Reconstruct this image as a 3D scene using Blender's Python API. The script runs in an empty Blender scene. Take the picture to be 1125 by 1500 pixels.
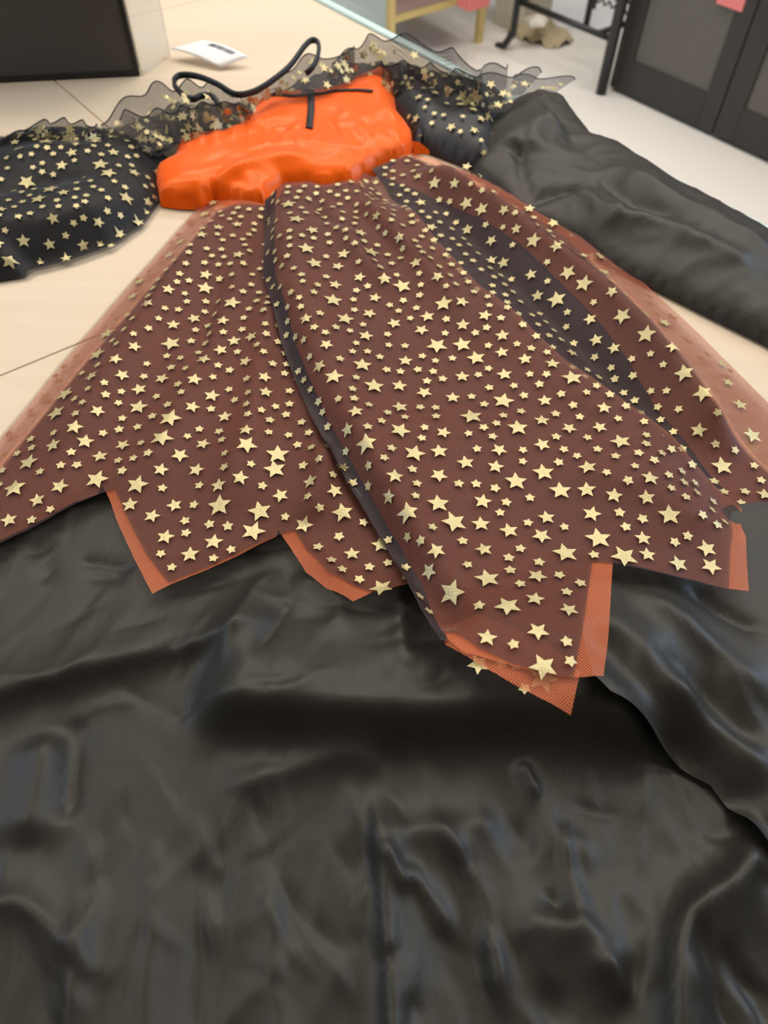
import bpy, math, random
import numpy as np
from mathutils import Matrix, Vector
from mathutils.geometry import delaunay_2d_cdt

random.seed(7)
S = bpy.context.scene
COL = S.collection

# ------------------------------------------------------------------ camera
F = 1083.0                     # focal length in pixels of the 1125 x 1500 frame
CAMZ = 0.40                    # lens height above the table top (z = 0)
PITCH, ROLL = math.radians(52.2), math.radians(1.3)
fw = np.array([0, math.cos(PITCH), -math.sin(PITCH)])
r0 = np.array([1.0, 0, 0]); u0 = np.cross(r0, fw)
rt = r0*math.cos(ROLL) + u0*math.sin(ROLL)
up = -r0*math.sin(ROLL) + u0*math.cos(ROLL)
cam = bpy.data.cameras.new('camera'); camo = bpy.data.objects.new('camera', cam); COL.objects.link(camo)
cam.sensor_fit = 'VERTICAL'; cam.sensor_height = 36; cam.sensor_width = 27; cam.lens = F/1500*36
cam.clip_start = 0.01
camo.matrix_world = Matrix(((rt[0], up[0], -fw[0], 0), (rt[1], up[1], -fw[1], 0), (rt[2], up[2], -fw[2], CAMZ), (0, 0, 0, 1)))
cam.dof.use_dof = True; cam.dof.focus_distance = 0.47; cam.dof.aperture_fstop = 8.5
S.camera = camo
# ------------------------------------------------------------------ light
S.view_settings.view_transform = 'Standard'; S.view_settings.look = 'None'
S.view_settings.gamma = 1; S.view_settings.use_curve_mapping = False
S.view_settings.exposure = 0.0
W = bpy.data.worlds.new('room_ambient'); S.world = W; W.use_nodes = True
W.node_tree.nodes['Background'].inputs[0].default_value = (1.0, 0.93, 0.84, 1)
W.node_tree.nodes['Background'].inputs[1].default_value = 0.20
def area(name, loc, target, sx, sy, power, col):
    l = bpy.data.lights.new(name, 'AREA'); l.shape = 'RECTANGLE'; l.size = sx; l.size_y = sy; l.energy = power; l.color = col
    o = bpy.data.objects.new(name, l); COL.objects.link(o); o.location = loc
    o.rotation_euler = (Vector(target) - Vector(loc)).to_track_quat('-Z', 'Y').to_euler()
    return o
WARM = (1.0, 0.93, 0.84)
for lx, ly, lw in ((-1.3, 1.6, 20), (0.1, 1.6, 20), (1.5, 1.6, 20), (-0.6, 3.0, 24), (1.0, 3.0, 26), (-1.9, 0.2, 18), (1.9, 0.4, 15)):
    area('ceiling_light', (lx, ly, 2.15), (lx, ly, 0), 1.1, 0.5, lw, WARM)
area('window_daylight', (3.4, 1.6, 1.5), (0, 0.5, 0), 1.6, 1.4, 66, (0.50, 0.70, 1.0))
area('window_daylight', (-3.4, 0.9, 1.2), (0, 0.5, 0), 1.2, 1.2, 26, (0.50, 0.70, 1.0))

# ------------------------------------------------------------------ helpers
def P(a, b, z=0.0):
    """table-plane style unprojection: where the sight line meets height z"""
    d = (a-562.5)*rt - (b-750)*up + F*fw
    t = (z-CAMZ)/d[2]
    return np.array([t*d[0], t*d[1], z])
def tag(o, label, cat, group=None):
    o['label'] = label; o['category'] = cat
    if group: o['group'] = group
    return o
def empty(name, loc=(0, 0, 0)):
    o = bpy.data.objects.new(name, None); COL.objects.link(o); o.location = loc; o.empty_display_size = 0.05
    return o
def link(name, verts, faces, mat, parent=None, smooth=True, uv=None):
    m = bpy.data.meshes.new(name)
    m.from_pydata([tuple(map(float, v)) for v in verts], [], faces)
    if smooth: m.polygons.foreach_set('use_smooth', [True]*len(m.polygons))
    if mat: m.materials.append(mat)
    o = bpy.data.objects.new(name, m); COL.objects.link(o)
    if parent:
        o.parent = parent
        o.matrix_parent_inverse = Matrix.Translation(-abs_loc(parent))
    return o
def abs_loc(o):
    v = Vector(o.location)
    p = o.parent
    while p: v = v + Vector(p.location) if p.type == 'EMPTY' else v; p = p.parent
    return v if o.type == 'EMPTY' else Vector((0, 0, 0))
def sstep(x): x = np.clip(x, 0, 1); return x*x*(3-2*x)

# gradient noise
_rng = np.random.RandomState(3); _perm = _rng.permutation(256); _perm = np.concatenate([_perm]*3); _g = _rng.uniform(0, 2*np.pi, 256)
def noise(x, y):
    x = np.asarray(x, float); y = np.asarray(y, float)
    xi = np.floor(x).astype(int); yi = np.floor(y).astype(int); xf = x-xi; yf = y-yi; xi &= 255; yi &= 255
    def gr(ix, iy, fx, fy):
        a = _g[_perm[_perm[ix & 255] + (iy & 255)]]; return np.cos(a)*fx + np.sin(a)*fy
    u = xf**3*(xf*(xf*6-15)+10); v = yf**3*(yf*(yf*6-15)+10)
    a = gr(xi, yi, xf, yf); b = gr(xi+1, yi, xf-1, yf); c = gr(xi, yi+1, xf, yf-1); d = gr(xi+1, yi+1, xf-1, yf-1)
    return (a*(1-u)+b*u)*(1-v) + (c*(1-u)+d*u)*v
def ridged(x, y): return (1-np.abs(noise(x, y))*2.0)**3

def polydist(x, y, pts):
    """distance, signed side and 0..1 position along a polyline"""
    x = np.asarray(x, float); y = np.asarray(y, float)
    best = np.full(x.shape, 1e9); side = np.zeros(x.shape); pos = np.zeros(x.shape)
    L = [0.0]
    for i in range(len(pts)-1): L.append(L[-1] + math.hypot(pts[i+1][0]-pts[i][0], pts[i+1][1]-pts[i][1]))
    for i in range(len(pts)-1):
        ax, ay = pts[i][0], pts[i][1]; dx, dy = pts[i+1][0]-ax, pts[i+1][1]-ay; l2 = dx*dx+dy*dy+1e-12
        t = np.clip(((x-ax)*dx + (y-ay)*dy)/l2, 0, 1)
        qx = x-ax-t*dx; qy = y-ay-t*dy; d = np.hypot(qx, qy); m = d < best
        best = np.where(m, d, best); side = np.where(m, np.sign(dx*(y-ay)-dy*(x-ax)), side)
        pos = np.where(m, (L[i]+t*(L[i+1]-L[i]))/L[-1], pos)
    return best, side, pos
def smooth_line(pts, n=6):
    q = [np.array(p, float) for p in pts]; out = []
    for i in range(len(q)-1):
        p0 = q[max(i-1, 0)]; p1 = q[i]; p2 = q[i+1]; p3 = q[min(i+2, len(q)-1)]
        for k in range(n):
            t = k/n
            out.append(0.5*((2*p1)+(-p0+p2)*t+(2*p0-5*p1+4*p2-p3)*t*t+(-p0+3*p1-3*p2+p3)*t**3))
    out.append(q[-1]); return out
class Stroke:
    """a fold: ridge (amp>0) or crease (amp<0) along a line; wl / wr = width on its left and right"""
    def __init__(s, px, amp, wl, wr=None, z=0.01, taper=0.25, soft=False):
        s.p = [P(a, b, z)[:2] for a, b in smooth_line(px, 4)]; s.amp = amp; s.wl = wl; s.wr = wr or wl; s.tp = taper; s.soft = soft
        q = np.array(s.p); m = 3.2*max(s.wl, s.wr); s.lo = q.min(0)-m; s.hi = q.max(0)+m
    def __call__(s, x, y):
        x = np.asarray(x, float); y = np.asarray(y, float)
        out = np.zeros(x.shape); k = (x > s.lo[0]) & (x < s.hi[0]) & (y > s.lo[1]) & (y < s.hi[1])
        if not k.any(): return out
        d, sd, t = polydist(x[k], y[k], s.p)
        u = d/np.where(sd > 0, s.wl, s.wr)
        e = sstep(t/s.tp)*sstep((1-t)/s.tp)
        pr = np.exp(-u*u) if s.soft else np.exp(-(np.sqrt(u*u+0.03)-0.173)*1.7)*sstep((3.2-u)/1.2)
        out[k] = s.amp*e*pr
        return out
GX0, GX1, GY0, GY1, GS = -0.80, 0.80, -0.30, 1.15, 0.002
def cached(f, step=GS):
    """a height field sampled once on a fine grid, then read by bilinear lookup"""
    gx = np.arange(GX0, GX1+step, step); gy = np.arange(GY0, GY1+step, step)
    X, Y = np.meshgrid(gx, gy); Z = f(X.ravel(), Y.ravel()).reshape(X.shape)
    nx, ny = len(gx), len(gy)
    def g(x, y):
        x = np.asarray(x, float); y = np.asarray(y, float)
        fx = np.clip((x-GX0)/step, 0, nx-1.001); fy = np.clip((y-GY0)/step, 0, ny-1.001)
        i = fx.astype(int); j = fy.astype(int); a = fx-i; b = fy-j
        return (Z[j, i]*(1-a)+Z[j, i+1]*a)*(1-b)+(Z[j+1, i]*(1-a)+Z[j+1, i+1]*a)*b
    g.Z = Z
    return g
def total(strokes, x, y):
    z = 0
    for s in strokes: z = z + s(x, y)
    return z

def outline(px, zf, curve=False):
    """photo outline -> outline lying on the height field zf"""
    if curve: px = smooth_line(list(px)+[px[0]], 4)[:-1]
    a = np.array([p[0] for p in px], float); b = np.array([p[1] for p in px], float)
    z = np.zeros(len(a)); 
    for k in range(14):
        q = np.array([P(a[i], b[i], z[i]) for i in range(len(a))])
        z = 0.5*z + 0.5*np.minimum(zf(q[:, 0], q[:, 1]), 0.2)
    return q[:, :2]
def on_surface(px, zf, top=0.12):
    """first point of the height field met by each sight line"""
    zs = np.arange(top, -0.0005, -0.0007); out = []
    for a, b in px:
        q0 = P(a, b, top); q1 = P(a, b, 0.0); t = (top-zs)/top
        x = q0[0]+(q1[0]-q0[0])*t; y = q0[1]+(q1[1]-q0[1])*t
        h = zf(x, y) >= zs; k = int(np.argmax(h)) if h.any() else len(zs)-1
        out.append((x[k], y[k]))
    return np.array(out)
def densify(poly, step):
    out = []
    n = len(poly)
    for i in range(n):
        a = poly[i]; b = poly[(i+1) % n]; k = max(1, int(math.hypot(*(b-a))/step))
        for j in range(k): out.append(a+(b-a)*j/k)
    return np.array(out)
def inside(x, y, poly):
    c = np.zeros(x.shape, bool); n = len(poly); j = n-1
    for i in range(n):
        xi, yi = poly[i]; xj, yj = poly[j]
        if yi != yj:
            c ^= ((yi > y) != (yj > y)) & (x < (xj-xi)*(y-yi)/(yj-yi)+xi)
        j = i
    return c
def sheet_mesh(poly, zf, step):
    b = densify(np.array(poly), step)
    x0, y0 = b.min(0); x1, y1 = b.max(0)
    rows = []
    yy = np.arange(y0, y1, step*0.866)
    for k, y in enumerate(yy):
        xx = np.arange(x0 + (k % 2)*step/2, x1, step); rows.append(np.stack([xx, np.full(xx.shape, y)], 1))
    g = np.concatenate(rows)
    m = inside(g[:, 0], g[:, 1], b); g = g[m]
    cl = list(b)+[b[0]]
    d, _, _ = polydist(g[:, 0], g[:, 1], cl); g = g[d > step*0.55]
    pts = np.concatenate([b, g])
    nb = len(b)
    r = delaunay_2d_cdt([Vector(p) for p in pts], [], [list(range(nb))], 1, 1e-7)
    v = np.array([(p[0], p[1]) for p in r[0]])
    z = zf(v[:, 0], v[:, 1])
    return np.column_stack([v, z]), [tuple(f) for f in r[2]]
def sheet(name, poly, zf, step, mat, parent):
    v, f = sheet_mesh(poly, zf, step)
    return link(name, v, f, mat, parent)
def edge_dome(poly, H, R, pw=0.5):
    """cushion profile from an outline: rises from the rim over a distance R to height H"""
    cl = [tuple(p) for p in poly]+[tuple(poly[0])]
    def f(x, y):
        d, _, _ = polydist(x, y, cl)
        ins = inside(np.asarray(x, float), np.asarray(y, float), poly)
        t = np.clip(d/R, 0, 1); return np.where(ins, H*(1-(1-t)**2)**pw, 0)
    return f
def tube(name, pts, rad, mat, parent, seg=8, flat=1.0, closed=False):
    p = [np.array(q, float) for q in pts]; vs = []; fs = []; n = len(p)
    for i in range(n):
        t = p[min(i+1, n-1)]-p[max(i-1, 0)]; t /= np.linalg.norm(t)+1e-12
        a = np.cross(t, [0, 0, 1.0]); 
        if np.linalg.norm(a) < 1e-3: a = np.array([1.0, 0, 0])
        a /= np.linalg.norm(a); c = np.cross(a, t)
        for k in range(seg):
            th = 2*math.pi*k/seg; vs.append(p[i]+rad*(a*math.cos(th)+c*math.sin(th)*flat))
    for i in range(n-1):
        for k in range(seg):
            k2 = (k+1) % seg; fs.append((i*seg+k, i*seg+k2, (i+1)*seg+k2, (i+1)*seg+k))
    fs.append(tuple(range(seg))[::-1]); fs.append(tuple((n-1)*seg+k for k in range(seg)))
    return link(name, vs, fs, mat, parent)
def obox(name, c, e1, e2, l1, l2, z0, z1, mat, parent=None, bev=0.0):
    """box on the axes e1,e2: corner c, lengths l1,l2 (bevelled)"""
    e1 = np.array([e1[0], e1[1], 0.0]); e2 = np.array([e2[0], e2[1], 0.0]); c = np.array([c[0], c[1], 0.0]); vs = []
    for z in (z0, z1):
        for a, b in ((0, 0), (1, 0), (1, 1), (0, 1)): vs.append(c+e1*l1*a+e2*l2*b+np.array([0, 0, z]))
    fs = [(3, 2, 1, 0), (4, 5, 6, 7), (0, 1, 5, 4), (1, 2, 6, 5), (2, 3, 7, 6), (3, 0, 4, 7)]
    o = link(name, vs, fs, mat, parent, smooth=False)
    if bev:
        md = o.modifiers.new('bevel', 'BEVEL'); md.width = bev; md.segments = 2
    return o

# ------------------------------------------------------------------ materials
def nm(name):
    m = bpy.data.materials.new(name); m.use_nodes = True; nt = m.node_tree
    return m, nt, nt.nodes['Principled BSDF']
def N(nt, t, **kw):
    n = nt.nodes.new(t)
    for k, v in kw.items():
        if k in n.inputs: n.inputs[k].default_value = v
        else: setattr(n, k, v)
    return n
def plain(name, col, rough=0.6, metal=0.0, spec=0.5, var=0.06, scale=30, bump=0.0, bscale=200, sheen=0.0):
    m, nt, b = nm(name)
    tc = N(nt, 'ShaderNodeTexCoord'); no = N(nt, 'ShaderNodeTexNoise', Scale=scale, Detail=4.0)
    nt.links.new(tc.outputs['Object'], no.inputs['Vector'])
    mx = N(nt, 'ShaderNodeMix', data_type='RGBA')
    mx.inputs[6].default_value = tuple(c*(1-var) for c in col)+(1,); mx.inputs[7].default_value = tuple(min(1, c*(1+var)) for c in col)+(1,)
    nt.links.new(no.outputs['Fac'], mx.inputs[0]); nt.links.new(mx.outputs[2], b.inputs['Base Color'])
    b.inputs['Roughness'].default_value = rough; b.inputs['Metallic'].default_value = metal; b.inputs['Specular IOR Level'].default_value = spec
    if sheen: b.inputs['Sheen Weight'].default_value = sheen; b.inputs['Sheen Roughness'].default_value = 0.4
    if bump:
        n2 = N(nt, 'ShaderNodeTexNoise', Scale=bscale, Detail=3.0); nt.links.new(tc.outputs['Object'], n2.inputs['Vector'])
        bp = N(nt, 'ShaderNodeBump', Strength=bump, Distance=0.002); nt.links.new(n2.outputs['Fac'], bp.inputs['Height']); nt.links.new(bp.outputs[0], b.inputs['Normal'])
    return m
def tulle(name, col, a_lo, a_hi, period=0.0013, rough=0.6, sheen=0.3, trans=0.0):
    """net fabric: woven cells let the light through"""
    m, nt, b = nm(name)
    tc = N(nt, 'ShaderNodeTexCoord'); sp = N(nt, 'ShaderNodeSeparateXYZ'); nt.links.new(tc.outputs['Object'], sp.inputs[0])
    def lin(cx, cy):
        m1 = N(nt, 'ShaderNodeMath', operation='MULTIPLY'); m1.inputs[1].default_value = cx*2*math.pi/period
        m2 = N(nt, 'ShaderNodeMath', operation='MULTIPLY_ADD'); m2.inputs[1].default_value = cy*2*math.pi/period
        nt.links.new(sp.outputs[0], m1.inputs[0]); nt.links.new(sp.outputs[1], m2.inputs[0]); nt.links.new(m1.outputs[0], m2.inputs[2])
        s = N(nt, 'ShaderNodeMath', operation='SINE'); nt.links.new(m2.outputs[0], s.inputs[0]); return s
    s1 = lin(0.8, 0.6); s2 = lin(-0.6, 0.8)
    mx = N(nt, 'ShaderNodeMath', operation='MAXIMUM'); nt.links.new(s1.outputs[0], mx.inputs[0]); nt.links.new(s2.outputs[0], mx.inputs[1])
    mr = N(nt, 'ShaderNodeMapRange'); mr.inputs[1].default_value = -0.4; mr.inputs[2].default_value = 0.9; mr.inputs[3].default_value = a_lo; mr.inputs[4].default_value = a_hi
    nt.links.new(mx.outputs[0], mr.inputs[0])
    b.inputs['Base Color'].default_value = col+(1,); b.inputs['Roughness'].default_value = rough
    b.inputs['Sheen Weight'].default_value = sheen; b.inputs['Sheen Roughness'].default_value = 0.35
    b.inputs['Specular IOR Level'].default_value = 0.3
    nz = N(nt, 'ShaderNodeTexNoise', Scale=11.0, Detail=3.0); nt.links.new(tc.outputs['Object'], nz.inputs['Vector'])
    dn = N(nt, 'ShaderNodeMapRange'); dn.inputs[1].default_value = 0.3; dn.inputs[2].default_value = 0.7; dn.inputs[3].default_value = 0.84; dn.inputs[4].default_value = 1.16
    nt.links.new(nz.outputs['Fac'], dn.inputs[0])          # the net bunches a little denser here and there
    ml = N(nt, 'ShaderNodeMath', operation='MULTIPLY', use_clamp=True); nt.links.new(mr.outputs[0], ml.inputs[0]); nt.links.new(dn.outputs[0], ml.inputs[1])
    nt.links.new(ml.outputs[0], b.inputs['Alpha'])
    return m
def satin(name, col, rough, spec, bump, wscale, sheen=0.0, tint=(1, 1, 1)):
    m, nt, b = nm(name)
    tc = N(nt, 'ShaderNodeTexCoord'); mp = N(nt, 'ShaderNodeMapping'); mp.inputs['Scale'].default_value = (1.0, 0.45, 1.0)
    nt.links.new(tc.outputs['Object'], mp.inputs[0])
    n1 = N(nt, 'ShaderNodeTexNoise', Scale=wscale, Detail=3.0, Roughness=0.5, Distortion=0.8); nt.links.new(mp.outputs[0], n1.inputs['Vector'])
    n2 = N(nt, 'ShaderNodeTexNoise', Scale=900.0, Detail=1.0); nt.links.new(tc.outputs['Object'], n2.inputs['Vector'])
    ad = N(nt, 'ShaderNodeMath', operation='MULTIPLY_ADD'); ad.inputs[1].default_value = 0.03
    nt.links.new(n2.outputs['Fac'], ad.inputs[0]); nt.links.new(n1.outputs['Fac'], ad.inputs[2])
    bp = N(nt, 'ShaderNodeBump', Strength=bump, Distance=0.01); nt.links.new(ad.outputs[0], bp.inputs['Height']); nt.links.new(bp.outputs[0], b.inputs['Normal'])
    b.inputs['Base Color'].default_value = col+(1,); b.inputs['Roughness'].default_value = rough; b.inputs['Specular IOR Level'].default_value = spec
    b.inputs['Specular Tint'].default_value = tint+(1,)
    b.inputs['Sheen Weight'].default_value = sheen; b.inputs['Sheen Roughness'].default_value = 0.4
    return m
M_cape = satin('black_satin', (0.017, 0.015, 0.012), 0.52, 0.48, 0.08, 60.0, 0.0, (1.0, 0.95, 0.84))
M_sleeve = satin('black_sleeve_satin', (0.010, 0.010, 0.012), 0.5, 0.45, 0.1, 50.0)
M_lining = plain('black_lining', (0.034, 0.018, 0.024), 0.6)
M_orange = satin('orange_satin', (0.90, 0.115, 0.004), 0.34, 0.45, 0.05, 40.0, 0.1, (1.0, 0.55, 0.25))
M_otulle = tulle('orange_tulle', (0.80, 0.20, 0.075), 0.17, 0.60)
M_btulle = tulle('black_star_tulle', (0.050, 0.022, 0.021), 0.27, 0.62, 0.0009)
M_mtulle = tulle('single_star_tulle', (0.030, 0.018, 0.022), 0.12, 0.36, 0.0009)
M_rtulle = tulle('black_ruffle_tulle', (0.015, 0.013, 0.013), 0.40, 0.7, 0.0012)
M_ytulle = tulle('black_gathered_tulle', (0.015, 0.013, 0.013), 0.70, 0.95, 0.0012)
M_star = plain('gold_foil', (0.57, 0.48, 0.24), 0.40, 0.40, 0.5, 0.12, 300, 0.25, 900)
M_navy = plain('navy_binding', (0.010, 0.011, 0.018), 0.5)
M_black = plain('black_ribbon', (0.010, 0.010, 0.013), 0.6, bump=0.2)

def wood():
    m, nt, b = nm('pale_beech')
    tc = N(nt, 'ShaderNodeTexCoord'); mp = N(nt, 'ShaderNodeMapping'); mp.inputs['Rotation'].default_value = (0, 0, math.radians(51)); mp.inputs['Scale'].default_value = (1.5, 30, 1)
    nt.links.new(tc.outputs['Object'], mp.inputs[0])
    n1 = N(nt, 'ShaderNodeTexNoise', Scale=3.0, Detail=6.0, Distortion=0.6); nt.links.new(mp.outputs[0], n1.inputs['Vector'])
    mx = N(nt, 'ShaderNodeMix', data_type='RGBA'); mx.inputs[6].default_value = (0.66, 0.53, 0.38, 1); mx.inputs[7].default_value = (0.75, 0.62, 0.46, 1)
    nt.links.new(n1.outputs['Fac'], mx.inputs[0]); nt.links.new(mx.outputs[2], b.inputs['Base Color'])
    b.inputs['Roughness'].default_value = 0.42; b.inputs['Specular IOR Level'].default_value = 0.35
    return m
M_wood = wood()
M_floor = plain('white_floor_tile', (0.80, 0.77, 0.73), 0.3, var=0.03, scale=3)
M_cab = plain('black_cabinet', (0.030, 0.026, 0.022), 0.5, var=0.2, scale=20)
M_cabp = plain('grey_panel', (0.115, 0.105, 0.092), 0.6, var=0.05)
M_metal = plain('black_metal', (0.015, 0.016, 0.017), 0.4)
M_gold = plain('pale_gold_metal', (0.75, 0.60, 0.26), 0.35, 0.5)
M_pink = plain('pink_card', (0.80, 0.22, 0.22), 0.6)
M_brown = plain('mauve_shelf', (0.30, 0.20, 0.18), 0.35)
M_boxf = plain('charcoal_board', (0.062, 0.056, 0.057), 0.7, var=0.1, scale=200)
M_edge = plain('black_edge', (0.006, 0.006, 0.007), 0.5)
M_cream = plain('cream_board', (0.62, 0.53, 0.40), 0.5)
M_paper = plain('white_card', (0.86, 0.84, 0.81), 0.5, var=0.02)
M_ink = plain('grey_ink', (0.16, 0.16, 0.19), 0.7)
M_white = plain('white_plush', (0.75, 0.72, 0.62), 0.9)
M_beige = plain('beige_fabric', (0.45, 0.37, 0.24), 0.9)
M_wall = plain('cream_wall', (0.62, 0.58, 0.47), 0.7)
def glass(name='tinted_glass', col=(0.55, 0.66, 0.66, 1), al=0.55):
    m, nt, b = nm(name)
    b.inputs['Base Color'].default_value = col; b.inputs['Roughness'].default_value = 0.08; b.inputs['Alpha'].default_value = al
    return m
M_glass = glass()
M_acryl = glass('clear_acrylic', (0.70, 0.66, 0.56, 1), 0.35)
M_gedge = plain('glass_edge', (0.62, 0.78, 0.74), 0.15)

# ------------------------------------------------------------------ setting
E1 = np.array([math.cos(math.radians(-51)), math.sin(math.radians(-51))]); E2 = np.array([math.cos(math.radians(39)), math.sin(math.radians(39))])
A1 = P(460, 0)[:2]
FZ = -0.75
fl = obox('floor', A1-E1*3.0-E2*3.0, E1, E2, 8.0, 7.0, FZ-0.05, FZ, M_floor); fl['kind'] = 'structure'
# table: three rows of pale beech panels
tb = tag(empty('display_table', tuple(A1+E1*0.5-E2*0.6)+(FZ,)), 'pale beech table with jointed panels under the costume', 'table')
C1 = P(0, 550)[:2]; sC = float((C1-A1)@E1)
for row, (w0, w1) in enumerate(((0, 0.414), (0.414, 0.828), (0.828, 1.242))):
    cuts = [-0.75, sC-0.62, sC+0.60, 1.85] if row == 0 else ([-0.75, sC-1.2, sC, sC+1.2, 1.85] if row == 1 else [-0.75, sC-0.55, sC+0.65, 1.85])
    cuts = [c for c in cuts if -0.75 <= c <= 1.85]
    for a, b in zip(cuts[:-1], cuts[1:]):
        obox('tabletop_panel', A1+E1*(a+0.0007)-E2*(w1-0.0007), E1, E2, b-a-0.0014, w1-w0-0.0014, -0.028, 0, M_wood, tb, 0.001)
obox('tabletop_core', A1+E1*-0.74-E2*1.235, E1, E2, 2.58, 1.228, -0.05, -0.0285, M_cream, tb)
obox('glass_trim', A1+E1*-0.75+E2*0.0005, E1, E2, 2.6, 0.012, -0.03, 0.004, M_gedge, tb, 0.002)
for a in (-0.68, 1.72):
    for w in (0.1, 1.19):
        obox('leg', A1+E1*a-E2*w, E1, E2, 0.06, 0.06, FZ, -0.05, M_cream, tb, 0.004)

# ------------------------------------------------------------------ cape height field
cape_top = [P(a, b, 0.005)[:2] for a, b in ((-500, 740), (0, 715), (100, 690), (400, 640), (800, 640), (980, 715), (1125, 742), (1500, 800))]
cs = [
    Stroke([(250, 1010), (420, 1030), (600, 1040), (800, 1035), (920, 1050), (1010, 1080)], 0.030, 0.06, 0.015, 0.02, 0.15, True),
    Stroke([(-200, 1075), (0, 1020), (150, 978), (330, 938), (440, 905)], 0.013, 0.05, 0.011, 0.01),
    Stroke([(115, 1040), (104, 1090), (92, 1210)], -0.007, 0.008, 0.008),
    Stroke([(70, 1060), (60, 1150), (30, 1250)], 0.009, 0.014, 0.02),
    Stroke([(-40, 1330), (20, 1320), (70, 1350), (120, 1420)], 0.008, 0.012),
    Stroke([(105, 1290), (112, 1390), (95, 1520), (80, 1700)], 0.006, 0.012, 0.006, taper=0.3),
    Stroke([(285, 1200), (290, 1330), (285, 1450), (280, 1700)], -0.004, 0.008, taper=0.3),
    Stroke([(240, 1250), (215, 1400), (205, 1700)], 0.006, 0.014, taper=0.3),
    Stroke([(390, 1250), (400, 1400), (410, 1700)], 0.004, 0.012, taper=0.3),
    Stroke([(545, 1140), (560, 1300), (570, 1420), (580, 1700)], 0.011, 0.016, 0.006, taper=0.2),
    Stroke([(620, 1180), (690, 1280), (725, 1400), (745, 1520)], 0.010, 0.010, 0.007),
    Stroke([(590, 1260), (640, 1330), (665, 1380)], 0.006, 0.006, 0.004),
    Stroke([(560, 1230), (600, 1310)], 0.006, 0.005, 0.004),
    Stroke([(680, 1230), (700, 1310), (725, 1390)], -0.005, 0.004, 0.004),
    Stroke([(655, 1380), (690, 1450), (720, 1560)], -0.007, 0.008, 0.006),
    Stroke([(820, 1320), (860, 1370), (905, 1440), (930, 1480)], 0.010, 0.006, 0.012),
    Stroke([(790, 1300), (850, 1360), (895, 1420)], -0.006, 0.005),
    Stroke([(735, 1380), (800, 1350), (870, 1370), (915, 1450)], 0.009, 0.02),
    Stroke([(835, 1190), (830, 1260), (860, 1350)], 0.005, 0.006),
    Stroke([(985, 1700), (982, 1500), (985, 1390), (1010, 1330), (1065, 1290), (1092, 1245), (1080, 1210)], 0.019, 0.010, 0.03, 0.01, 0.12),
    Stroke([(1000, 1330), (1030, 1400), (1060, 1480), (1100, 1560)], -0.006, 0.006),
    Stroke([(1045, 1370), (1100, 1450), (1150, 1520)], -0.006, 0.007),
    Stroke([(760, 1110), (780, 1150), (800, 1160)], 0.006, 0.006),
    Stroke([(300, 1150), (380, 1140), (500, 1110), (580, 1130)], 0.007, 0.02, 0.012),
    Stroke([(540, 1220), (640, 1215), (750, 1200)], 0.006, 0.016, 0.02),
    Stroke([(320, 1000), (350, 930), (380, 860), (420, 830)], 0.006, 0.008, 0.012),
    Stroke([(370, 990), (400, 940), (430, 870)], -0.004, 0.006),
    Stroke([(420, 840), (480, 870), (500, 910), (470, 950)], 0.006, 0.012),
    Stroke([(110, 815), (150, 820), (200, 830)], -0.004, 0.006),
    Stroke([(590, 890), (585, 950), (600, 1010)], 0.006, 0.012),
]
_wr = np.random.RandomState(21)
for _k in range(95):
    a = _wr.uniform(-60, 1180); b = _wr.uniform(1080, 1560); th = _wr.normal(1.35, 0.35); l = _wr.uniform(50, 190); cv = _wr.uniform(-0.4, 0.4)
    w = _wr.uniform(0.0022, 0.006)
    cs.append(Stroke([(a, b), (a+l*0.5*math.cos(th), b+l*0.5*math.sin(th)), (a+l*0.5*math.cos(th)+l*0.5*math.cos(th+cv), b+l*0.5*math.sin(th)+l*0.5*math.sin(th+cv))], _wr.choice((1, 1, -1))*w*_wr.uniform(0.35, 0.7), w, w*_wr.uniform(0.6, 1.6), taper=0.45))
for _k in range(45):
    a = _wr.uniform(-60, 640); b = _wr.uniform(790, 1060); th = _wr.normal(-0.5, 0.5); l = _wr.uniform(60, 200)
    w = _wr.uniform(0.003, 0.008)
    cs.append(Stroke([(a, b), (a+l*math.cos(th), b+l*math.sin(th))], _wr.choice((1, -1))*w*_wr.uniform(0.25, 0.5), w, taper=0.45))
def cape_mask(x, y):
    d, sd, _ = polydist(x, y, cape_top)
    return np.where(sd < 0, sstep(d/0.03), 0.0)
def ZC(x, y):
    z = 0.004 + total(cs, x, y)
    z = z + 0.0032*noise(x*14+3, y*9+1) + 0.0016*ridged(x*30+noise(x*8, y*8)*1.5, y*11+5)*sstep((0.30-y)/0.2) + 0.0007*noise(x*70, y*45)
    z = np.maximum(z, 0.0015)
    return z*cape_mask(x, y)+0.0004
ZC = cached(ZC)
def _bridge(x, y):   # what rests on the cape bridges its small creases
    e = 0.012; z = 0
    for dx, dy in ((0, 0), (e, 0), (-e, 0), (0, e), (0, -e)): z = np.maximum(z, ZC(x+dx, y+dy))
    return z
ZCs = cached(_bridge, 0.003)

cape = tag(empty('satin_cape', (0.05, 0.15, 0)), 'black satin cape spread across the table beneath the starry skirt', 'cape')
cpoly = [tuple(p) for p in cape_top] + [(0.75, 0.1), (0.70, -0.28), (-0.62, -0.28), (-0.72, 0.1)]
sheet('lower_panel', np.array(cpoly), ZC, 0.0030, M_cape, cape)

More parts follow.
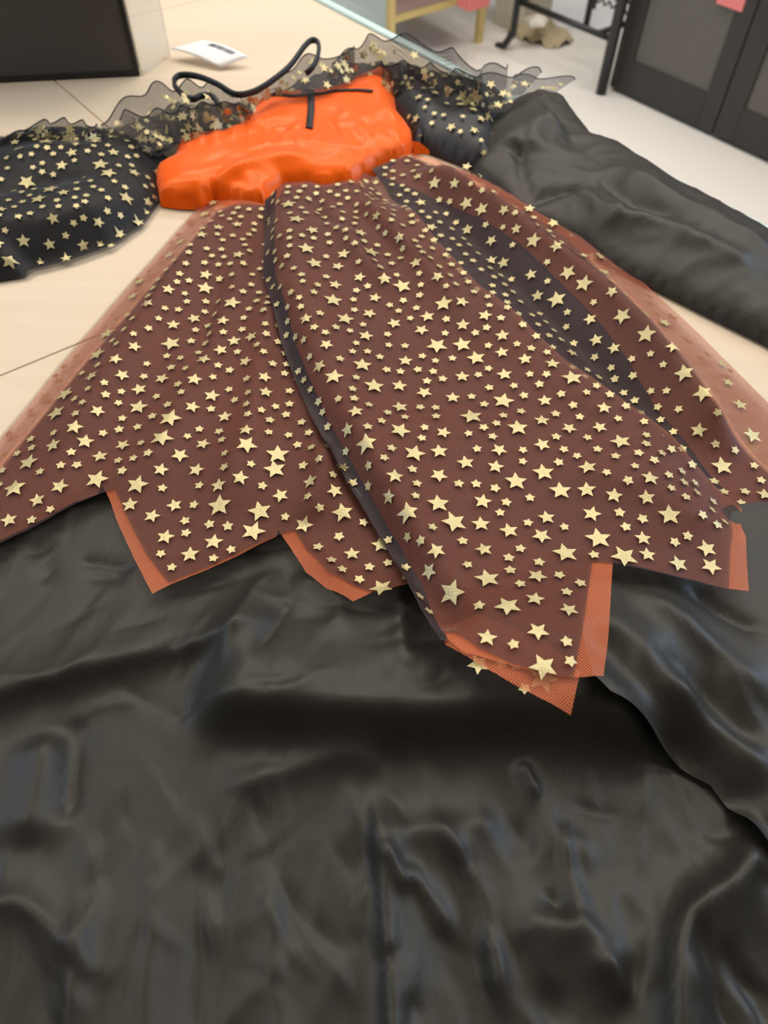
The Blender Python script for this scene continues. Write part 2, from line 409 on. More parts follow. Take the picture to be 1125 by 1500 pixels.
# overlapping panel on the right
ov_px = [(868, 985), (895, 1012), (960, 1075), (1040, 1150), (1125, 1232), (1400, 1455), (1700, 1560), (1950, 1400), (1800, 900), (1400, 790), (1130, 735), (1070, 740), (980, 775), (900, 800), (870, 830), (850, 900)]
ov_edge = [P(a, b, 0.012)[:2] for a, b in ov_px[0:6]]
ovs = [Stroke([(900, 870), (960, 900), (1040, 960), (1150, 1050)], 0.010, 0.02, 0.014, 0.02),
       Stroke([(940, 1000), (1030, 1060), (1150, 1150)], 0.009, 0.012, 0.016, 0.02),
       Stroke([(1000, 850), (1060, 900), (1130, 930)], -0.006, 0.008, z=0.02),
       Stroke([(1040, 970), (1125, 1075)], 0.004, 0.004, 0.008, 0.02),
       Stroke([(930, 960), (1030, 1020), (1125, 1110)], -0.006, 0.012, z=0.02)]
def ZO(x, y):
    d, sd, _ = polydist(x, y, ov_edge)
    return ZCs(x, y) + 0.002 + 0.013*sstep(d/0.02) + total(ovs, x, y)*sstep(d/0.012) + 0.0015*noise(x*30, y*30)
ZO = cached(ZO, 0.003)
ov_poly = outline(ov_px, ZO)
sheet('overlap_panel', ov_poly, ZO, 0.0042, M_cape, cape)

# shoulder panel reaching out to the right
sh_px = [(700, 190), (735, 158), (785, 135), (828, 146), (850, 178), (870, 203), (905, 212), (940, 235), (1000, 272), (1060, 303), (1125, 340), (1330, 470), (1300, 620), (1125, 502), (1060, 470), (1000, 440), (940, 410), (880, 378), (830, 345), (760, 310), (690, 250)]
sh_low = outline(sh_px, lambda x, y: 0*x+0.006)
sh_dome = edge_dome(sh_low, 0.020, 0.05)
shs = [Stroke([(760, 215), (790, 185), (830, 178)], 0.016, 0.05, 0.035, 0.03, 0.2),
       Stroke([(870, 225), (960, 275), (1060, 330), (1180, 400)], 0.013, 0.02, 0.035, 0.03),
       Stroke([(870, 245), (930, 290), (1010, 320)], -0.009, 0.014, z=0.03),
       Stroke([(830, 330), (930, 335), (1020, 370), (1125, 420)], 0.012, 0.03, 0.02, 0.02),
       Stroke([(760, 280), (820, 265), (880, 262)], -0.012, 0.012, z=0.03),
       Stroke([(840, 260), (880, 300), (930, 315)], 0.008, 0.012, z=0.03),
       Stroke([(770, 180), (765, 230), (790, 280)], -0.008, 0.010, z=0.03)]
def ZSH(x, y):
    b = sh_dome(x, y)
    return 0.003 + b + (total(shs, x, y) + 0.003*noise(x*22, y*22) + 0.0018*ridged(x*26, y*26))*np.clip(b/0.02, 0, 1)
sheet('shoulder_panel', sh_low, ZSH, 0.005, M_cape, cape)

# ------------------------------------------------------------------ dress
dress = tag(empty('witch_dress', (0.0, 0.5, 0)), 'orange and black halloween dress with gold star tulle skirt laid flat', 'dress')
YOKES = []
STARS = []      # (x, y, zf, radius, kind, host)

# left skirt panel
lsk = [Stroke([(330, 300), (250, 420), (150, 580), (40, 760)], 0.010, 0.03, z=0.01, taper=0.2),
       Stroke([(385, 330), (330, 470), (250, 640), (200, 760)], 0.008, 0.03, z=0.01, taper=0.2),
       Stroke([(400, 420), (380, 560), (350, 700), (330, 800)], 0.010, 0.035, 0.02, 0.01, 0.2),
       Stroke([(330, 400), (310, 460), (290, 560)], -0.006, 0.012, z=0.01),
       Stroke([(475, 660), (470, 720), (440, 780)], 0.008, 0.012, z=0.01),
       Stroke([(440, 560), (480, 700), (530, 820)], 0.006, 0.02, z=0.01),
       Stroke([(400, 300), (385, 350), (370, 400), (340, 425)], -0.006, 0.012, z=0.01)]
l_edge = [P(a, b, 0.004)[:2] for a, b in ((310, 285), (260, 335), (180, 425), (100, 518), (0, 640), (-160, 840))]
def ZL(x, y):
    d, _, _ = polydist(x, y, l_edge)
    return ZCs(x, y)*0.8 + 0.003 + 0.007*sstep(d/0.05) + np.maximum(total(lsk, x, y), -0.006)*sstep(d/0.02) + 0.0015*noise(x*25, y*18)
ZL = cached(ZL, 0.003)
def off(f, dz): return lambda x, y: f(x, y)+dz
L_over = [(392, 300), (330, 292), (300, 292), (260, 335), (180, 425), (100, 518), (0, 640), (-140, 815), (-70, 830), (0, 796), (60, 766), (110, 738), (150, 722), (168, 716), (190, 765), (215, 812), (247, 853), (300, 832), (360, 804), (412, 782), (432, 776), (450, 806), (482, 838), (520, 858), (552, 868), (600, 852), (640, 900), (640, 800), (560, 660), (470, 480), (430, 340)]
L_tul = [(392, 300), (330, 292), (300, 292), (262, 336), (182, 426), (102, 519), (2, 641), (-138, 815), (-70, 826), (0, 792), (60, 762), (110, 735), (143, 724), (150, 712), (160, 730), (172, 765), (195, 815), (223, 870), (250, 856), (300, 836), (360, 808), (405, 786), (407, 776), (424, 800), (448, 838), (480, 863), (517, 881), (545, 868), (600, 855), (640, 900), (640, 800), (560, 660), (470, 480), (430, 340)]
L_lin = [(392, 302), (345, 300), (318, 310), (285, 350), (215, 430), (135, 522), (40, 640), (-90, 800), (0, 780), (100, 725), (170, 700), (240, 820), (330, 800), (420, 760), (500, 830), (600, 840), (600, 760), (530, 640), (450, 480), (425, 340)]
sheet('skirt_lining', outline(L_lin, off(ZL, -0.0012)), off(ZL, -0.0012), 0.007, M_lining, dress)
L_t = sheet('orange_tulle', outline(L_tul, ZL), ZL, 0.005, M_otulle, dress)
ZLs = off(ZL, 0.0013)
L_star = [(392, 300), (345, 298), (316, 308), (283, 348), (213, 428), (133, 520), (38, 638), (-100, 800), (-70, 828)]+L_over[9:]
LP = outline(L_star, ZLs)
L_o = sheet('star_overlay', LP, ZLs, 0.005, M_btulle, dress)

# right skirt panel
rsk = [Stroke([(600, 236), (700, 290), (790, 360), (880, 430), (990, 545), (1090, 680)], 0.022, 0.022, 0.030, 0.02, 0.12),
       Stroke([(620, 232), (720, 275), (820, 335), (900, 390)], 0.008, 0.012, 0.012, 0.02),
       Stroke([(590, 255), (680, 340), (770, 430), (900, 560), (1040, 700)], -0.010, 0.018, z=0.01)]
r_edge = [P(a, b, 0.004)[:2] for a, b in ((600, 222), (700, 262), (770, 295), (870, 348), (960, 430), (1125, 590), (1300, 760))]
def ZR(x, y):
    d, _, _ = polydist(x, y, r_edge)
    return ZCs(x, y) + 0.004 + 0.008*sstep(d/0.03) + np.maximum(total(rsk, x, y), -0.010)*sstep(d/0.03) + 0.001*noise(x*25, y*18)
ZR = cached(ZR, 0.003)
R_over = [(545, 245), (600, 224), (640, 234), (700, 262), (770, 295), (830, 325), (870, 348), (900, 372), (960, 430), (1030, 495), (1125, 590), (1260, 740), (1180, 745), (1125, 742), (1086, 744), (1040, 735), (950, 670), (850, 580), (700, 440), (600, 320)]
R_lin = [(545, 248), (600, 231), (640, 247), (700, 276), (770, 311), (825, 346), (855, 373), (900, 419), (960, 479), (1040, 583), (1125, 693), (1168, 744), (1086, 742), (1040, 733), (950, 670), (850, 580), (700, 440), (600, 320)]
sheet('skirt_lining', outline(R_lin, off(ZR, -0.0012)), off(ZR, -0.0012), 0.007, M_lining, dress)
R_tul = R_over[1:16]+[(1060, 716), (1025, 676), (964, 602), (922, 530), (885, 480), (850, 442), (805, 398), (765, 360), (710, 322), (650, 296), (600, 275), (560, 258)]
R_t = sheet('orange_tulle', outline(R_tul, ZR), ZR, 0.005, M_otulle, dress)
ZRs = off(ZR, 0.0013)
R_star = [(545, 245), (600, 228), (640, 244), (700, 273), (770, 308), (825, 343), (857, 370), (902, 416), (962, 476), (1042, 580), (1127, 690), (1172, 744), (1125, 742), (1086, 744), (1040, 735), (950, 670), (850, 580), (700, 440), (600, 320)]
RP = outline(R_star, ZRs)
R_o = sheet('star_overlay', RP, ZRs, 0.005, M_btulle, dress)

# front skirt panel, lapping over both
c_left = [P(a, b, 0.015)[:2] for a, b in smooth_line([(385, 290), (385, 400), (415, 510), (455, 610), (505, 700), (565, 800), (600, 860), (645, 938)], 4)]
c_right = [P(a, b, 0.03)[:2] for a, b in smooth_line([(545, 250), (590, 300), (640, 350), (700, 412), (760, 458), (830, 525), (940, 602), (1086, 742)], 4)]
csk = [Stroke([(425, 285), (440, 400), (500, 560), (580, 740), (680, 930)], 0.008, 0.03, 0.035, 0.03, 0.15),
       Stroke([(470, 285), (530, 380), (600, 450)], 0.009, 0.014, 0.018, 0.03, 0.3),
       Stroke([(455, 275), (480, 320), (530, 345)], -0.007, 0.010, z=0.03),
       Stroke([(515, 270), (580, 350), (650, 430), (720, 520)], 0.008, 0.015, 0.02, 0.03, 0.3),
       Stroke([(500, 280), (560, 350), (620, 400)], -0.006, 0.010, z=0.03),
       Stroke([(560, 270), (640, 350), (700, 415), (830, 528), (940, 606), (1080, 735)], 0.020, 0.05, 0.03, 0.03, 0.15),
       Stroke([(820, 700), (940, 720), (1060, 790)], 0.006, 0.03, z=0.03)]
def ZF(x, y):
    zb = np.maximum(ZL(x, y), 0.004+ZCs(x, y))
    d1, s1, _ = polydist(x, y, c_left); d2, s2, _ = polydist(x, y, c_right)
    low = np.maximum(zb, ZR(x, y)*(d2 < 0.03))+0.004
    rise = 0.013*sstep(d1/0.02)*sstep(d2/0.03)
    return ZCs(x, y)*0+np.maximum(zb, 0)+0.004+rise+np.maximum(total(csk, x, y), -0.006)*sstep(d1/0.012)+0.0012*noise(x*22, y*16)
ZF = cached(ZF, 0.003)
F_over = [(405, 276), (388, 292), (385, 400), (415, 510), (455, 610), (505, 700), (565, 800), (600, 860), (645, 938), (655, 926), (700, 948), (750, 972), (790, 984), (840, 992), (852, 930), (868, 822), (895, 824), (960, 838), (1020, 852), (1068, 863), (1070, 800), (1072, 750), (1086, 742), (1010, 668), (940, 602), (830, 527), (760, 460), (700, 414), (640, 350), (590, 300), (553, 258), (533, 252), (513, 264), (474, 270), (451, 265), (415, 268)]
F_tul = [(408, 280), (402, 300), (402, 400), (432, 505), (473, 605), (523, 695), (582, 795), (620, 862), (655, 936), (680, 956), (740, 972), (790, 985), (838, 992), (884, 990), (893, 900), (898, 822), (960, 836), (1020, 850), (1065, 862), (1097, 866), (1093, 800), (1087, 748), (1084, 742), (1010, 669), (940, 604), (830, 529), (760, 462), (700, 416), (640, 352), (590, 302), (553, 260), (533, 254), (513, 266), (474, 272), (451, 267), (415, 270)]
F_lin = [(410, 285), (400, 310), (402, 400), (430, 505), (475, 605), (525, 695), (590, 795), (640, 870), (800, 860), (880, 780), (1040, 760), (1070, 745), (1000, 668), (930, 606), (820, 530), (750, 464), (690, 418), (630, 352), (580, 305), (545, 265), (513, 268), (474, 274), (451, 269), (420, 274)]
F_flap = [(640, 915), (652, 944), (690, 965), (740, 995), (790, 1022), (836, 1048), (842, 1020), (850, 985), (800, 940), (700, 900)]
sheet('skirt_lining', outline(F_lin, off(ZF, -0.0012)), off(ZF, -0.0012), 0.007, M_lining, dress)
FLAP = sheet('tulle_flap', outline(F_flap, off(ZF, -0.002)), off(ZF, -0.002), 0.005, M_otulle, dress)
sheet('orange_tulle', outline(F_tul, ZF), ZF, 0.005, M_otulle, dress)
F_bind = [(406, 277), (388, 293), (385, 400), (415, 510), (455, 610), (505, 700), (565, 800), (600, 860), (645, 938), (656, 936), (621, 862), (583, 795), (524, 695), (474, 605), (433, 505), (403, 400), (403, 300)]
sheet('edge_binding', outline(F_bind, off(ZF, 0.0004)), off(ZF, 0.0004), 0.004, M_navy, dress)
ZFs = off(ZF, 0.0013)
FP = outline(F_over, ZFs)
F_o = sheet('star_overlay', FP, ZFs, 0.005, M_btulle, dress)

# bodice
bo_px = [(228, 247), (226, 263), (232, 288), (259, 292), (294, 293), (314, 282), (349, 290), (386, 296), (402, 277), (415, 267), (451, 265), (474, 269), (513, 264), (533, 252), (560, 237), (595, 225), (606, 212), (606, 196), (596, 182), (584, 168), (586, 140), (584, 118), (568, 101), (553, 97), (539, 110), (517, 119), (490, 132), (455, 137), (408, 140), (378, 150), (366, 163), (358, 180), (337, 193), (310, 197), (271, 203), (254, 214), (254, 233)]
bo_low = outline(bo_px, lambda x, y: 0*x+0.012)
bo_dome = edge_dome(bo_low, 0.017, 0.03)
bos = [Stroke([(240, 262), (320, 250), (400, 228), (470, 222)], 0.007, 0.02, 0.012, 0.03),
       Stroke([(250, 280), (330, 268), (390, 262), (430, 240)], 0.006, 0.012, 0.008, 0.03),
       Stroke([(350, 280), (335, 262), (345, 252), (385, 270)], -0.007, 0.007, z=0.03),
       Stroke([(370, 215), (420, 205), (480, 208), (540, 215), (590, 205)], 0.004, 0.02, 0.010, 0.03),
       Stroke([(380, 170), (400, 180), (440, 185)], -0.004, 0.014, z=0.03),
       Stroke([(400, 245), (450, 238), (520, 236)], -0.005, 0.008, z=0.03),
       Stroke([(500, 150), (520, 185), (550, 200)], 0.005, 0.014, z=0.03),
       Stroke([(535, 110), (560, 140), (578, 175)], 0.007, 0.02, 0.02, 0.03)]
for _k in range(34):
    a = _wr.uniform(250, 580); b = 268-(a-250)*0.12-_wr.uniform(0, 85); th = _wr.normal(-0.25, 0.35); l = _wr.uniform(40, 110); w = _wr.uniform(0.004, 0.009)
    bos.append(Stroke([(a, b), (a+l*0.5*math.cos(th), b+l*0.35*math.sin(th)-2), (a+l*math.cos(th), b+l*0.6*math.sin(th))], _wr.choice((1, -1))*w*0.28, w, z=0.03, taper=0.45))
def ZB(x, y):
    b = bo_dome(x, y)
    g = 0.0022*np.sin(x*330+6*noise(x*20, y*20))*np.exp(-((y-0.80)/0.03)**2)
    return 0.009*np.clip(b/0.006, 0.15, 1) + b + (total(bos, x, y)+0.001*noise(x*24, y*24)+g*0.6)*np.clip(b/0.017, 0, 1)**2
sheet('bodice', bo_low, ZB, 0.0045, M_orange, dress)
def ribbon(name, px, w, zf, mat, parent, dz=0.0016):
    pts = on_surface([tuple(p) for p in smooth_line(px, 5)], zf); vs = []; fs = []
    for i in range(len(pts)):
        t = pts[min(i+1, len(pts)-1)]-pts[max(i-1, 0)]; t = t/np.linalg.norm(t); n = np.array([-t[1], t[0]])
        for s in (-1, 0, 1):
            q = pts[i]+n*s*w/2; vs.append((q[0], q[1], float(zf(np.array([q[0]]), np.array([q[1]]))[0])+dz))
    for i in range(len(pts)-1):
        for k in (0, 1): fs.append((i*3+k, i*3+k+1, i*3+k+4, i*3+k+3))
    o = link(name, vs, fs, mat, parent); md = o.modifiers.new('t', 'SOLIDIFY'); md.thickness = 0.001; md.offset = 0
    return o
ribbon('chest_trim', [(398, 140), (425, 142), (450, 140), (470, 139), (490, 135), (510, 134), (530, 134), (545, 136)], 0.0035, ZB, M_black, dress)
ribbon('front_placket', [(455, 134), (456, 155), (455, 172), (453, 189)], 0.0075, ZB, M_black, dress)

# sleeves
sl_px = [(-90, 250), (-30, 225), (0, 216), (60, 200), (130, 196), (190, 206), (235, 222), (256, 240), (235, 262), (232, 292), (205, 325), (160, 355), (100, 375), (40, 390), (36, 402), (0, 408), (-80, 415)]
sl_low = outline(sl_px, lambda x, y: 0*x+0.004)
sl_dome = edge_dome(sl_low, 0.028, 0.055, 0.7)
sls = [Stroke([(-60, 290), (60, 262), (160, 250)], -0.010, 0.016, z=0.03), Stroke([(-60, 330), (60, 320), (160, 290), (210, 270)], 0.008, 0.02, z=0.03),
       Stroke([(0, 240), (80, 225), (160, 225)], 0.008, 0.02, z=0.03), Stroke([(0, 370), (80, 350), (170, 320)], -0.006, 0.014, z=0.02)]
def ZS(x, y):
    b = sl_dome(x, y); return 0.002+b+(total(sls, x, y)+0.004*noise(x*22, y*22))*np.clip(b/0.03, 0, 1)
sleeve = sheet('sleeve', sl_low, ZS, 0.006, M_sleeve, dress)
slo_px = [(-92, 248), (-30, 222), (0, 213), (60, 197), (130, 193), (190, 203), (237, 220), (258, 240), (238, 264), (234, 296), (208, 332), (165, 362), (110, 382), (50, 396), (38, 404), (0, 409), (-82, 418)]
ZSs = off(ZS, 0.0018)
SP = outline(slo_px, lambda x, y: 0*x+0.005)
s_o = sheet('sleeve_overlay', SP, ZSs, 0.006, M_rtulle, dress)
rs_px = [(560, 150), (575, 118), (620, 118), (680, 130), (735, 145), (745, 165), (728, 195), (725, 250), (690, 244), (650, 228), (612, 214), (590, 190)]
rs_low = outline(rs_px, lambda x, y: 0*x+0.006)
rs_dome = edge_dome(rs_low, 0.028, 0.04)
def ZT(x, y):
    b = rs_dome(x, y); return 0.003+b+0.006*noise(x*26, y*26)*np.clip(b/0.028, 0, 1)
rsleeve = sheet('sleeve', rs_low, ZT, 0.006, M_sleeve, dress)
ZTs = off(ZT, 0.0018)

# gathered yokes and ruffles, neckline straps
for px in ([(235, 228), (150, 215), (160, 190), (215, 172), (258, 152), (300, 152), (350, 152), (378, 150), (368, 165), (358, 182), (337, 195), (310, 199), (271, 205), (253, 216)],
           [(380, 150), (420, 128), (455, 112), (490, 100), (540, 92), (590, 95), (650, 108), (700, 130), (722, 152), (640, 148), (584, 138), (570, 104), (553, 100), (539, 113), (517, 122), (490, 135), (455, 140), (408, 143)]):
    yl = outline(px, lambda x, y: 0*x+0.022)
    ZY = lambda x, y: 0.022+0.005*noise(x*35, y*35)+0.003*ridged(x*40, y*40)
    yk = sheet('gathered_yoke', yl, ZY, 0.006, M_ytulle, dress); YOKES.append((yl, off(ZY, 0.001), yk))
def ruled(name, A, B, na, nb, wave, freq, mat, parent, seed=0):
    A = smooth_line([P(*a) for a in A], 12); B = smooth_line([P(*b) for b in B], 12)
    A = np.array(A); B = np.array(B)
    ia = np.linspace(0, len(A)-1, na); 
    def samp(Q, t): i = np.clip(t*(len(Q)-1), 0, len(Q)-1.001); k = int(i); return Q[k]+(Q[k+1]-Q[k])*(i-k)
    vs = []; fs = []
    for i in range(na):
        t = i/(na-1); a = samp(A, t); b = samp(B, t)
        for j in range(nb):
            s = j/(nb-1); q = a+(b-a)*s*(0.95+0.09*math.sin(freq*0.9*t*2*math.pi+seed*3)+0.0)
            w = wave*s**0.7*(math.sin(freq*t*2*math.pi+seed+s*0.8)+0.3*math.sin(freq*1.7*t*2*math.pi+seed*2))
            q = q+np.array([0.25*w, -w, 0.35*w]); vs.append(q)
    for i in range(na-1):
        for j in range(nb-1): fs.append((i*nb+j, (i+1)*nb+j, (i+1)*nb+j+1, i*nb+j+1))
    o = link(name, vs, fs, mat, parent)
    return o, np.array(vs).reshape(na, nb, 3)
RUF = []
def ruffle(*a, **k):
    o, g = ruled('ruffle', *a, M_rtulle, dress, **k); RUF.append((o, g)); 
    e = g[:, -1, :]; tube('ruffle_hem', e, 0.0007, M_black, o, 5)
# right shoulder
ruffle([(470, 135, .02), (540, 120, .02), (600, 135, .02), (680, 165, .02), (720, 180, .03)], [(485, 90, .05), (520, 66, .055), (560, 48, .06), (640, 64, .06), (700, 95, .06)], 120, 10, 0.0075, 5, seed=1)
ruffle([(560, 140, .02), (620, 150, .02), (690, 170, .02), (740, 165, .03)], [(560, 90, .05), (620, 92, .055), (680, 104, .06), (745, 88, .05)], 100, 8, 0.0080, 5, seed=3)
ruffle([(690, 150, .02), (720, 165, .03), (745, 160, .03)], [(700, 110, .05), (760, 104, .045), (800, 97, .04)], 30, 6, 0.004, 2, seed=2)
ruffle([(745, 140, .02), (770, 140, .012), (800, 145, .012)], [(755, 108, .02), (800, 112, .015), (852, 112, .01)], 30, 6, 0.003, 2, seed=4)
# left shoulder
ruffle([(380, 165, .02), (330, 190, .02), (270, 205, .02), (235, 225, .02), (150, 215, .03)], [(345, 142, .045), (300, 118, .05), (258, 122, .05), (205, 128, .05), (148, 180, .045)], 120, 10, 0.0080, 5, seed=5)
ruffle([(370, 170, .025), (320, 195, .025), (262, 210, .025), (215, 225, .03)], [(350, 150, .05), (300, 150, .05), (245, 160, .05), (170, 165, .045)], 120, 9, 0.0090, 6, seed=7)
ruffle([(160, 215, .03), (100, 210, .03), (40, 215, .025), (-30, 235, .02)], [(142, 184, .045), (105, 176, .045), (60, 178, .045), (0, 205, .035)], 100, 8, 0.0070, 5, seed=9)
# neckline panel between the straps
ruffle([(370, 160, .03), (400, 142, .03), (450, 138, .035), (520, 118, .03)], [(345, 140, .042), (372, 136, .043), (400, 120, .047), (425, 100, .05), (446, 80, .053), (475, 84, .053), (520, 64, .055)], 90, 10, 0.003, 3, seed=11)
def strap(px, r=0.0024):
    tube('neck_strap', smooth_line([P(*p) for p in px], 8), r, M_black, dress, 8, 1.5)
strap([(256, 126, .045), (256, 116, .05), (266, 110, .052), (290, 112, .052), (318, 123, .05), (345, 138, .045), (372, 134, .045), (400, 117, .05), (425, 96, .055), (446, 68, .06), (457, 59, .06), (466, 63, .06), (466, 80, .058), (458, 98, .053), (448, 108, .048)])
strap([(256, 126, .045), (268, 139, .043), (283, 145, .042), (296, 140, .043), (312, 142, .042), (322, 156, .038)], 0.0025)
ribbon('side_ribbon', [(607, 206), (610, 214), (611, 224)], 0.009, off(ZT, 0.002), M_black, dress)
link('side_panel', [tuple(P(a, b, z)) for a, b, z in ((603, 206, .024), (614, 208, .030), (628, 219, .026), (630, 226, .020), (606, 226, .018))], [(0, 1, 2, 3, 4)], M_orange, dress)

# ------------------------------------------------------------------ stars
def star_pts(r, kind, rot):
    k = 0.46 if kind > 0 else 0.58
    return [((r if i % 2 == 0 else r*k)*math.cos(rot+i*math.pi/5), (r if i % 2 == 0 else r*k)*math.sin(rot+i*math.pi/5)) for i in range(10)]
RAD = {2: 0.0080, 1: 0.0059, 0: 0.0036}
def traced(off_, sc, zf, kind, pts, host):
    px = [(off_[0]+a/sc, off_[1]+b/sc) for a, b in pts]
    for q in on_surface(px, zf):
        if any(t[4] is host and (t[0]-q[0])**2+(t[1]-q[1])**2 < 0.011**2 for t in STARS if t[3] + kind > 2) or \
           any(t[4] is host and (t[0]-q[0])**2+(t[1]-q[1])**2 < 0.007**2 for t in STARS): continue
        STARS.append((q[0], q[1], zf, kind, host))
# centre, upper crop
traced((360, 240), 2.557, ZFs, 2, [(228, 322), (258, 378), (470, 335), (328, 515), (373, 585), (437, 757), (481, 836), (330, 800), (586, 465), (740, 528), (716, 685), (810, 682), (862, 733), (845, 950), (578, 1003), (632, 1090), (452, 1050), (1018, 992), (964, 893), (160, 155), (190, 210)], F_o)
traced((360, 240), 2.557, ZFs, 1, [(250, 252), (345, 390), (366, 343), (430, 262), (488, 200), (575, 280), (335, 458), (484, 508), (463, 566), (450, 650), (556, 602), (658, 628), (680, 577), (598, 744), (575, 836), (668, 862), (775, 880), (810, 802), (960, 648), (958, 712), (968, 793), (1045, 736), (578, 916), (740, 1013), (724, 1082), (823, 1125), (935, 1140), (948, 1077), (302, 683), (225, 585), (412, 932), (380, 1000), (636, 375), (718, 427), (810, 520), (895, 572), (426, 432), (520, 434), (275, 762), (812, 610)], F_o)
# centre, lower crops
traced((700, 500), 2.647, ZFs, 2, [(365, 145), (152, 340), (100, 238), (552, 393), (253, 513), (147, 547), (318, 585), (740, 680), (465, 770), (338, 825), (36, 925), (115, 1030), (565, 840)], F_o)
traced((700, 500), 2.647, ZFs, 1, [(90, 50), (183, 75), (288, 92), (100, 133), (258, 237), (247, 312), (352, 342), (470, 340), (488, 262), (83, 425), (248, 407), (424, 493), (420, 580), (526, 602), (652, 612), (440, 673), (265, 688), (245, 760), (120, 738), (228, 915), (220, 1003), (637, 770), (655, 832), (775, 868), (900, 878), (885, 808), (666, 535), (66, 490)], F_o)
traced((360, 640), 2.8125, ZFs, 2, [(497, 35), (700, 75), (668, 315), (793, 278), (858, 358), (995, 592), (848, 645), (1080, 708)], F_o)
traced((360, 640), 2.8125, ZFs, 1, [(615, 167), (588, 255), (795, 65), (905, 113), (795, 165), (975, 272), (968, 363), (980, 468), (785, 472), (753, 562), (993, 833), (1083, 390)], F_o)
traced((600, 760), 2.8125, ZFs, 2, [(550, 612)], F_o)
traced((600, 760), 2.8125, ZFs, 1, [(527, 468), (320, 497), (517, 337), (523, 240), (655, 378)], F_o)
# left panel
traced((0, 280), 2.419, ZLs, 2, [(608, 545), (822, 400), (492, 770), (603, 808), (574, 878), (200, 790), (232, 722), (102, 965), (52, 1055), (488, 1045), (778, 1117), (875, 903), (985, 938), (975, 990), (345, 1025), (922, 1140), (728, 348), (380, 510), (345, 582), (898, 1210)], L_o)
traced((0, 280), 2.419, ZLs, 1, [(640, 183), (600, 230), (845, 228), (790, 463), (688, 455), (598, 353), (522, 400), (722, 600), (690, 672), (575, 670), (752, 730), (495, 707), (436, 658), (325, 660), (410, 600), (478, 555), (797, 803), (720, 900), (640, 942), (572, 993), (437, 905), (190, 905), (265, 840), (357, 945), (305, 893), (348, 783), (462, 1115), (540, 1155), (620, 1117), (852, 1020), (775, 1048), (588, 1230), (758, 1247), (675, 1292), (872, 850), (943, 718), (938, 662), (783, 567), (870, 608), (135, 1100), (213, 1050), (35, 1170), (830, 535), (890, 520), (730, 300), (470, 375), (495, 325), (697, 993), (725, 85), (755, 45), (842, 122), (775, 132), (715, 158), (683, 770), (995, 1082), (615, 478)], L_o)
traced((360, 640), 2.8125, ZLs, 2, [(400, 315), (135, 75), (122, 140), (558, 628)], L_o)
traced((360, 640), 2.8125, ZLs, 1, [(265, 190), (368, 228), (438, 487), (240, 370), (145, 248), (555, 450)], L_o)
# right panel
traced((600, 180), 2.143, ZRs, 2, [(387, 375), (460, 560), (665, 612), (740, 670), (860, 790), (177, 260), (225, 275), (77, 193), (495, 475), (545, 510)], R_o)
traced((600, 180), 2.143, ZRs, 1, [(25, 173), (295, 277), (333, 340), (460, 390), (180, 340), (293, 445), (255, 437), (380, 480), (400, 547), (583, 688), (640, 712), (565, 622), (510, 725), (230, 168), (178, 143), (330, 217), (450, 320), (375, 275), (598, 422), (610, 472), (633, 535), (800, 630), (828, 705), (980, 760), (35, 255), (68, 330), (255, 375), (140, 195)], R_o)
traced((700, 500), 2.647, ZRs, 2, [(872, 203), (945, 490), (1062, 370)], R_o)
traced((700, 500), 2.647, ZRs, 1, [(853, 350), (1110, 600), (525, 30), (970, 165), (1015, 250)], R_o)
for (a, b, kd) in ((797, 990, 2), (702, 970, 1), (736, 968, 0), (757, 970, 0), (770, 1005, 0)):
    q = on_surface([(a, b)], ZF)[0]; STARS.append((q[0], q[1], off(ZF, -0.0045), kd, FLAP))
q = on_surface([(655, 944)], ZC)[0]; STARS.append((q[0], q[1], off(ZF, -0.0015), 1, F_o))
# small stars fill the print between the larger ones
def fill(poly, zf, host, n, mind, rng, kinds=(0,)):
    poly = np.array(poly); x0, y0 = poly.min(0); x1, y1 = poly.max(0)
    have = [(t[0], t[1], RAD[t[3]]) for t in STARS if t[4] is host]; k = 0
    cx = rng.uniform(x0, x1, n*25); cy = rng.uniform(y0, y1, n*25)
    ok = inside(cx, cy, poly); cx = cx[ok]; cy = cy[ok]
    ok = polydist(cx, cy, list(poly)+[poly[0]])[0] > 0.003; cx = cx[ok]; cy = cy[ok]
    for x, y in zip(cx, cy):
        if k >= n: break
        kd = kinds[rng.randint(len(kinds))]; r = RAD[kd]
        if have:
            h = np.array(have)
            if ((h[:, 0]-x)**2+(h[:, 1]-y)**2 < (h[:, 2]+r+mind)**2).any(): continue
        have.append((x, y, r)); STARS.append((x, y, zf, kd, host)); k += 1
rng = np.random.RandomState(11)
fill(LP, ZLs, L_o, 330, 0.0030, rng); fill(RP, ZRs, R_o, 170, 0.0030, rng); fill(FP, ZFs, F_o, 380, 0.0026, rng)
Lm = outline([(300, 292), (260, 337), (180, 427), (100, 520), (0, 642), (-100, 790), (38, 638), (133, 520), (213, 428), (283, 348), (316, 308)], ZL); fill(Lm, off(ZL, -0.002), L_t, 26, 0.002, rng, (0, 0, 1))
Rm = outline([(640, 236), (700, 264), (770, 297), (830, 327), (870, 350), (900, 374), (960, 432), (1030, 497), (1125, 592), (1230, 720), (1172, 740), (1127, 690), (1042, 580), (962, 476), (902, 416), (857, 370), (825, 343), (770, 308), (700, 273)], ZR); fill(Rm, off(ZR, -0.002), R_t, 46, 0.003, rng, (0, 0, 1, 1, 2))
sheet('margin_overlay', Lm, ZLs, 0.005, M_mtulle, dress); sheet('margin_overlay', Rm, ZRs, 0.005, M_mtulle, dress)
fill(SP, ZSs, s_o, 210, 0.002, rng, (0, 0, 0, 1, 1, 2)); fill(rs_low, ZTs, rsleeve, 60, 0.003, rng, (0, 0, 0, 1, 1))
for yl, zy, yk in YOKES: fill(yl, zy, yk, 45, 0.002, rng, (0, 0, 0, 1, 1))
parts = []
